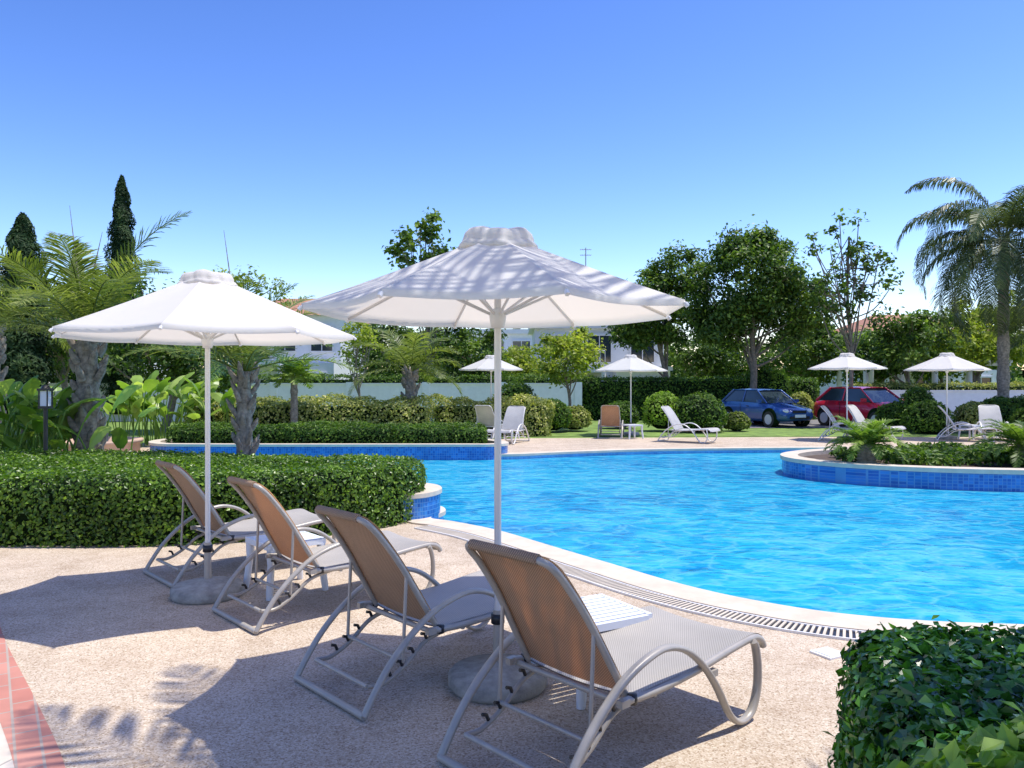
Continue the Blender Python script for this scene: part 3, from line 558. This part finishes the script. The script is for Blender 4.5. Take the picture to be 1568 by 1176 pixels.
# ---------------------------------------------------------------- houses
def house(name,x,y,w,d,h,hip=True,floors=2,wins=4,terr=True):
    root=bpy.data.objects.new(name,None); scene.collection.objects.link(root); root.location=(x,y,0)
    mb=MB(); box(mb,(0,0,h/2),(w,d,h),'render'); box(mb,(w*.3,-d/2-.8,h*.25),(w*.4,1.6,h*.5),'render'); mb.build('walls',parent=root)
    mb=MB()
    if hip:
        o=.4; V=[(-w/2-o,-d/2-o,h+.01),(w/2+o,-d/2-o,h+.01),(w/2+o,d/2+o,h+.01),(-w/2-o,d/2+o,h+.01),(-w*.2,0,h+1.3),(w*.2,0,h+1.3)]
        mb.add(V,[[0,1,5,4],[2,3,4,5]],'tile'); mb.add(V,[[1,2,5],[3,0,4]],'tile'); mb.add(V[:4],[[0,3,2,1]],'white')
    else:
        box(mb,(0,0,h+.15),(w+.5,d+.5,.3),'white'); box(mb,(w*.3,-d/2-.9,h*.5+.1),(w*.42,2.0,.2),'white')
    mb.build('roof',parent=root); mb=MB(); fh=h/floors
    for f in range(floors):
        for k in range(wins):
            wx=-w/2+w*(k+.5)/wins; z=f*fh+fh*.52
            yy=-d/2-(1.6 if (wx>w*.1 and f==0) else 0)
            box(mb,(wx,yy-.01,z),(1.15,.06,1.35),'glass'); box(mb,(wx,yy-.05,z+.70),(1.3,.12,.07),'white'); box(mb,(wx,yy-.05,z-.70),(1.3,.14,.07),'white')
            for s in (-1,1): box(mb,(wx+s*.61,yy-.05,z),(.07,.10,1.33),'white')
            box(mb,(wx,yy-.05,z),(.04,.06,1.33),'white')
    mb.build('windows',parent=root); mb=MB(); box(mb,(-w*.2,-d/2-.7,fh+.0),(w*.45,1.4,.16),'white')
    for k in range(14): tube(mb,[(-w*.42+w*.44*k/13,-d/2-1.35,fh+.08),(-w*.42+w*.44*k/13,-d/2-1.35,fh+.95)],.02,'white',5)
    tube(mb,[(-w*.42,-d/2-1.35,fh+.98),(w*.02,-d/2-1.35,fh+.98)],.03,'white',6)
    for k in (-.41,.01): tube(mb,[(w*k,-d/2-1.3,0),(w*k,-d/2-1.3,fh-.08)],.12,'render',10)
    mb.build('balcony',parent=root)
house('villa',-12.3,46,6,7,5.2,True,2,3); house('villa',-2,56,7,8,4.8,False); house('villa',4.4,42,6.5,5,4.3,False,2,3); house('villa',24.5,50,7,7,4.6,True,2,3); house('villa',-27,50,8,7,5,True)
mb=MB()
for k in range(5):
    for yy in (0,3): tube(mb,[(k*1.6,yy,0),(k*1.6,yy,2.4)],.13,'render',10)
for k in range(14): box(mb,(k*.5-.05,1.5,2.55),(.10,4,.12),'white')
for yy in (0,3): box(mb,(3.2,yy,2.43),(7,.16,.14),'white')
mb.build('pergola',(16.5,36.5,0))
mb=MB(); tube(mb,[(0,0,4.6),(0,0,9.0)],.03,'alu',6)
for k,z in enumerate((8.9,8.6)):
    tube(mb,[(-.3,0,z),(.3,0,z)],.015,'alu',5)
    for j in range(7): tube(mb,[(-.27+j*.09,-.2,z),(-.27+j*.09,.2,z)],.01,'alu',4)
mb.build('tv_antenna',(3.95,42,-.2))
# ---------------------------------------------------------------- trees
def X(px,d): return (px-784)/1200*d
def Z(py,d): return 1.6+(585-py)/1200*d
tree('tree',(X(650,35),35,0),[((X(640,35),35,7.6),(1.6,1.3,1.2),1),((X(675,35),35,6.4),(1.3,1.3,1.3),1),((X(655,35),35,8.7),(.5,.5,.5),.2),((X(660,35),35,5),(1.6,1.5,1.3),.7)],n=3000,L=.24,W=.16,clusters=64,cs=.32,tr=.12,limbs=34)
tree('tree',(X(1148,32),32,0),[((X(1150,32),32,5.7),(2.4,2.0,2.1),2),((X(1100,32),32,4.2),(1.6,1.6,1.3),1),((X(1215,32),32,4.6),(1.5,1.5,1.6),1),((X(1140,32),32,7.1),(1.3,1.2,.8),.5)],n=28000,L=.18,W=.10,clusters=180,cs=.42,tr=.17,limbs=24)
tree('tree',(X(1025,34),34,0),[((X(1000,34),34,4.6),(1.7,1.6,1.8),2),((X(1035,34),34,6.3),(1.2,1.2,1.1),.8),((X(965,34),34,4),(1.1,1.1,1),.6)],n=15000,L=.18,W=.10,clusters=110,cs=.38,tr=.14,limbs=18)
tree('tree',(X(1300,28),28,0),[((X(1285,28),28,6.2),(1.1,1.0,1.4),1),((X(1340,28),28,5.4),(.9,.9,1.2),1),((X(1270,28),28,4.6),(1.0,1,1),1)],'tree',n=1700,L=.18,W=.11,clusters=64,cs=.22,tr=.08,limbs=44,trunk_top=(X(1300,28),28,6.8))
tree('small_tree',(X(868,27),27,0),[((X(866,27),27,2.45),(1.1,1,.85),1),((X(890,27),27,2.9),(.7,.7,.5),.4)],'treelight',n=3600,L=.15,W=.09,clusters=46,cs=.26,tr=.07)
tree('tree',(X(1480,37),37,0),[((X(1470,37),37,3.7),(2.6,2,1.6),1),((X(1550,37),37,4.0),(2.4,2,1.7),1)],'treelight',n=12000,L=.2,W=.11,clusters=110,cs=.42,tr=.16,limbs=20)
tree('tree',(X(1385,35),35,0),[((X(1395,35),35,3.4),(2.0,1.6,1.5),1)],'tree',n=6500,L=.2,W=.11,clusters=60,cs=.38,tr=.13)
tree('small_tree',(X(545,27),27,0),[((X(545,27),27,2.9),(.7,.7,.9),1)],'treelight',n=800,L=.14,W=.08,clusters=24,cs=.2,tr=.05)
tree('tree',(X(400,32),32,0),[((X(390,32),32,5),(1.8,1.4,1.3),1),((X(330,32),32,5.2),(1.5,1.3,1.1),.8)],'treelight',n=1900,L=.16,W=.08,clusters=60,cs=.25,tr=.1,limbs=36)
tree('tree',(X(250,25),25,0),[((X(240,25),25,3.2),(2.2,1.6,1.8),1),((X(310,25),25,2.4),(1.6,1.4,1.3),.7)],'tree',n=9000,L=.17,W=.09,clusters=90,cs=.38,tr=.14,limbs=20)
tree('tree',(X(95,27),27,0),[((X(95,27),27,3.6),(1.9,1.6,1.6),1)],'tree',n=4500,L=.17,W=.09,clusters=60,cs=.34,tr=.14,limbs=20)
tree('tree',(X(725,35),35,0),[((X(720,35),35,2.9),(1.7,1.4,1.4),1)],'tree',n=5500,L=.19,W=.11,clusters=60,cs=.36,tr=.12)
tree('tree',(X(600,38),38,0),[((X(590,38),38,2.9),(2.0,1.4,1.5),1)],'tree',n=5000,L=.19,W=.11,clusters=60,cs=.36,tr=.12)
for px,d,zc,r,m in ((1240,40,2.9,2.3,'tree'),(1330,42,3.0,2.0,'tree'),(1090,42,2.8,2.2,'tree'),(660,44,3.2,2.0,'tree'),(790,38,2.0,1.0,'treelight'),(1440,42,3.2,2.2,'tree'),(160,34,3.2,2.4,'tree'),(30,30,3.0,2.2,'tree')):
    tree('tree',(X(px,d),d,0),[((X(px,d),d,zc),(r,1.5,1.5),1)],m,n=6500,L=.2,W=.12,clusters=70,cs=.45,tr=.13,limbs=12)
def cypress(px,d,top,rad):
    mb=MB(); h=Z(top,d); n=12000; u=R.rand(n); a=R.rand(n)*6.283; z=.4+u*(h-.4)
    rr=rad*np.clip(np.minimum(1,(1-u)*2.0)**.6,0,1)*(1+.18*np.sin(a*3+z*2.2)+.14*np.sin(z*7+a))*(.7+.4*R.rand(n))
    P=np.column_stack([rr*np.cos(a),rr*np.sin(a),z]); N=np.column_stack([np.cos(a),np.sin(a),np.full(n,.5)])
    lathe(mb,[(rad*.7,.3),(rad*.72,h*.55),(rad*.4,h*.83),(.02,h*.97)],'core',seg=12); tube(mb,[(0,0,0),(0,0,1)],.12,'bark')
    leaves(mb,P,N,.17,.06,.35,'cypress',bias=np.sin(a*3+z*2.2)*.15); mb.build('cypress_tree',(X(px,d),d,0))
cypress(187,32,270,.66); cypress(35,24,328,.80); cypress(118,36,370,.45)
mb=MB(); n=60000; xs=R.rand(n)*130-62; ht=4.8+1.1*np.sin(xs*.35)+.9*np.sin(xs*1.1+2)+.6*np.sin(xs*2.7)
z=ht*(1-R.rand(n)**1.6*1.0); dep=62+3*np.sin(xs*.8)+R.randn(n)*1.2+z*.25; P=np.column_stack([xs,dep,z]); 
leaves(mb,P,np.tile([0,-.6,.6],(n,1)),.42,.26,.7,'tree',bias=np.sin(xs*2.2+z*1.7)*.15)
for q in range(60): box(mb,(-62+q*2.2,64.5,1.3),(2.4,.5,2.6),'core')
mb.build('distant_tree_line')
# ---------------------------------------------------------------- light, sky, camera
sd=Vector((.30,.04,.953)).normalized()
w=bpy.data.worlds.new('World'); scene.world=w; w.use_nodes=True; nt=w.node_tree; nt.nodes.clear()
sky=nt.nodes.new('ShaderNodeTexSky'); sky.sky_type='NISHITA'; sky.sun_disc=False; sky.sun_elevation=math.asin(sd.z); sky.sun_rotation=math.atan2(sd.x,sd.y)
sky.altitude=0; sky.air_density=1.0; sky.dust_density=.5; sky.ozone_density=3.0
hs=nt.nodes.new('ShaderNodeHueSaturation'); hs.inputs['Saturation'].default_value=1.12; hs.inputs['Value'].default_value=.2625
gm=nt.nodes.new('ShaderNodeGamma'); gm.inputs[1].default_value=1.6
mu=nt.nodes.new('ShaderNodeMix'); mu.data_type='RGBA'; mu.blend_type='MULTIPLY'; mu.inputs[0].default_value=1; mu.inputs[7].default_value=(1.08/.15,.83/.15,.82/.15,1)
bg=nt.nodes.new('ShaderNodeBackground'); bg.inputs[1].default_value=.15; o=nt.nodes.new('ShaderNodeOutputWorld')
nt.links.new(sky.outputs[0],hs.inputs['Color']); nt.links.new(hs.outputs[0],gm.inputs[0]); nt.links.new(gm.outputs[0],mu.inputs[6]); nt.links.new(mu.outputs[2],bg.inputs[0]); nt.links.new(bg.outputs[0],o.inputs[0])
L=bpy.data.lights.new('sun','SUN'); L.energy=5.0; L.angle=math.radians(.5); L.color=(1,.955,.87); lo=bpy.data.objects.new('sun',L); scene.collection.objects.link(lo)
lo.rotation_euler=sd.to_track_quat('Z','Y').to_euler(); lo.location=(10,0,30)
cam=bpy.data.cameras.new('camera'); cam.lens=27.55; cam.sensor_width=36; cam.clip_end=3000; cam.clip_start=.05
co=bpy.data.objects.new('camera',cam); scene.collection.objects.link(co); co.location=(0,0,1.6); co.rotation_euler=(math.radians(89.86),0,0); scene.camera=co
scene.view_settings.view_transform='Standard'; scene.view_settings.look='None'; scene.view_settings.exposure=0
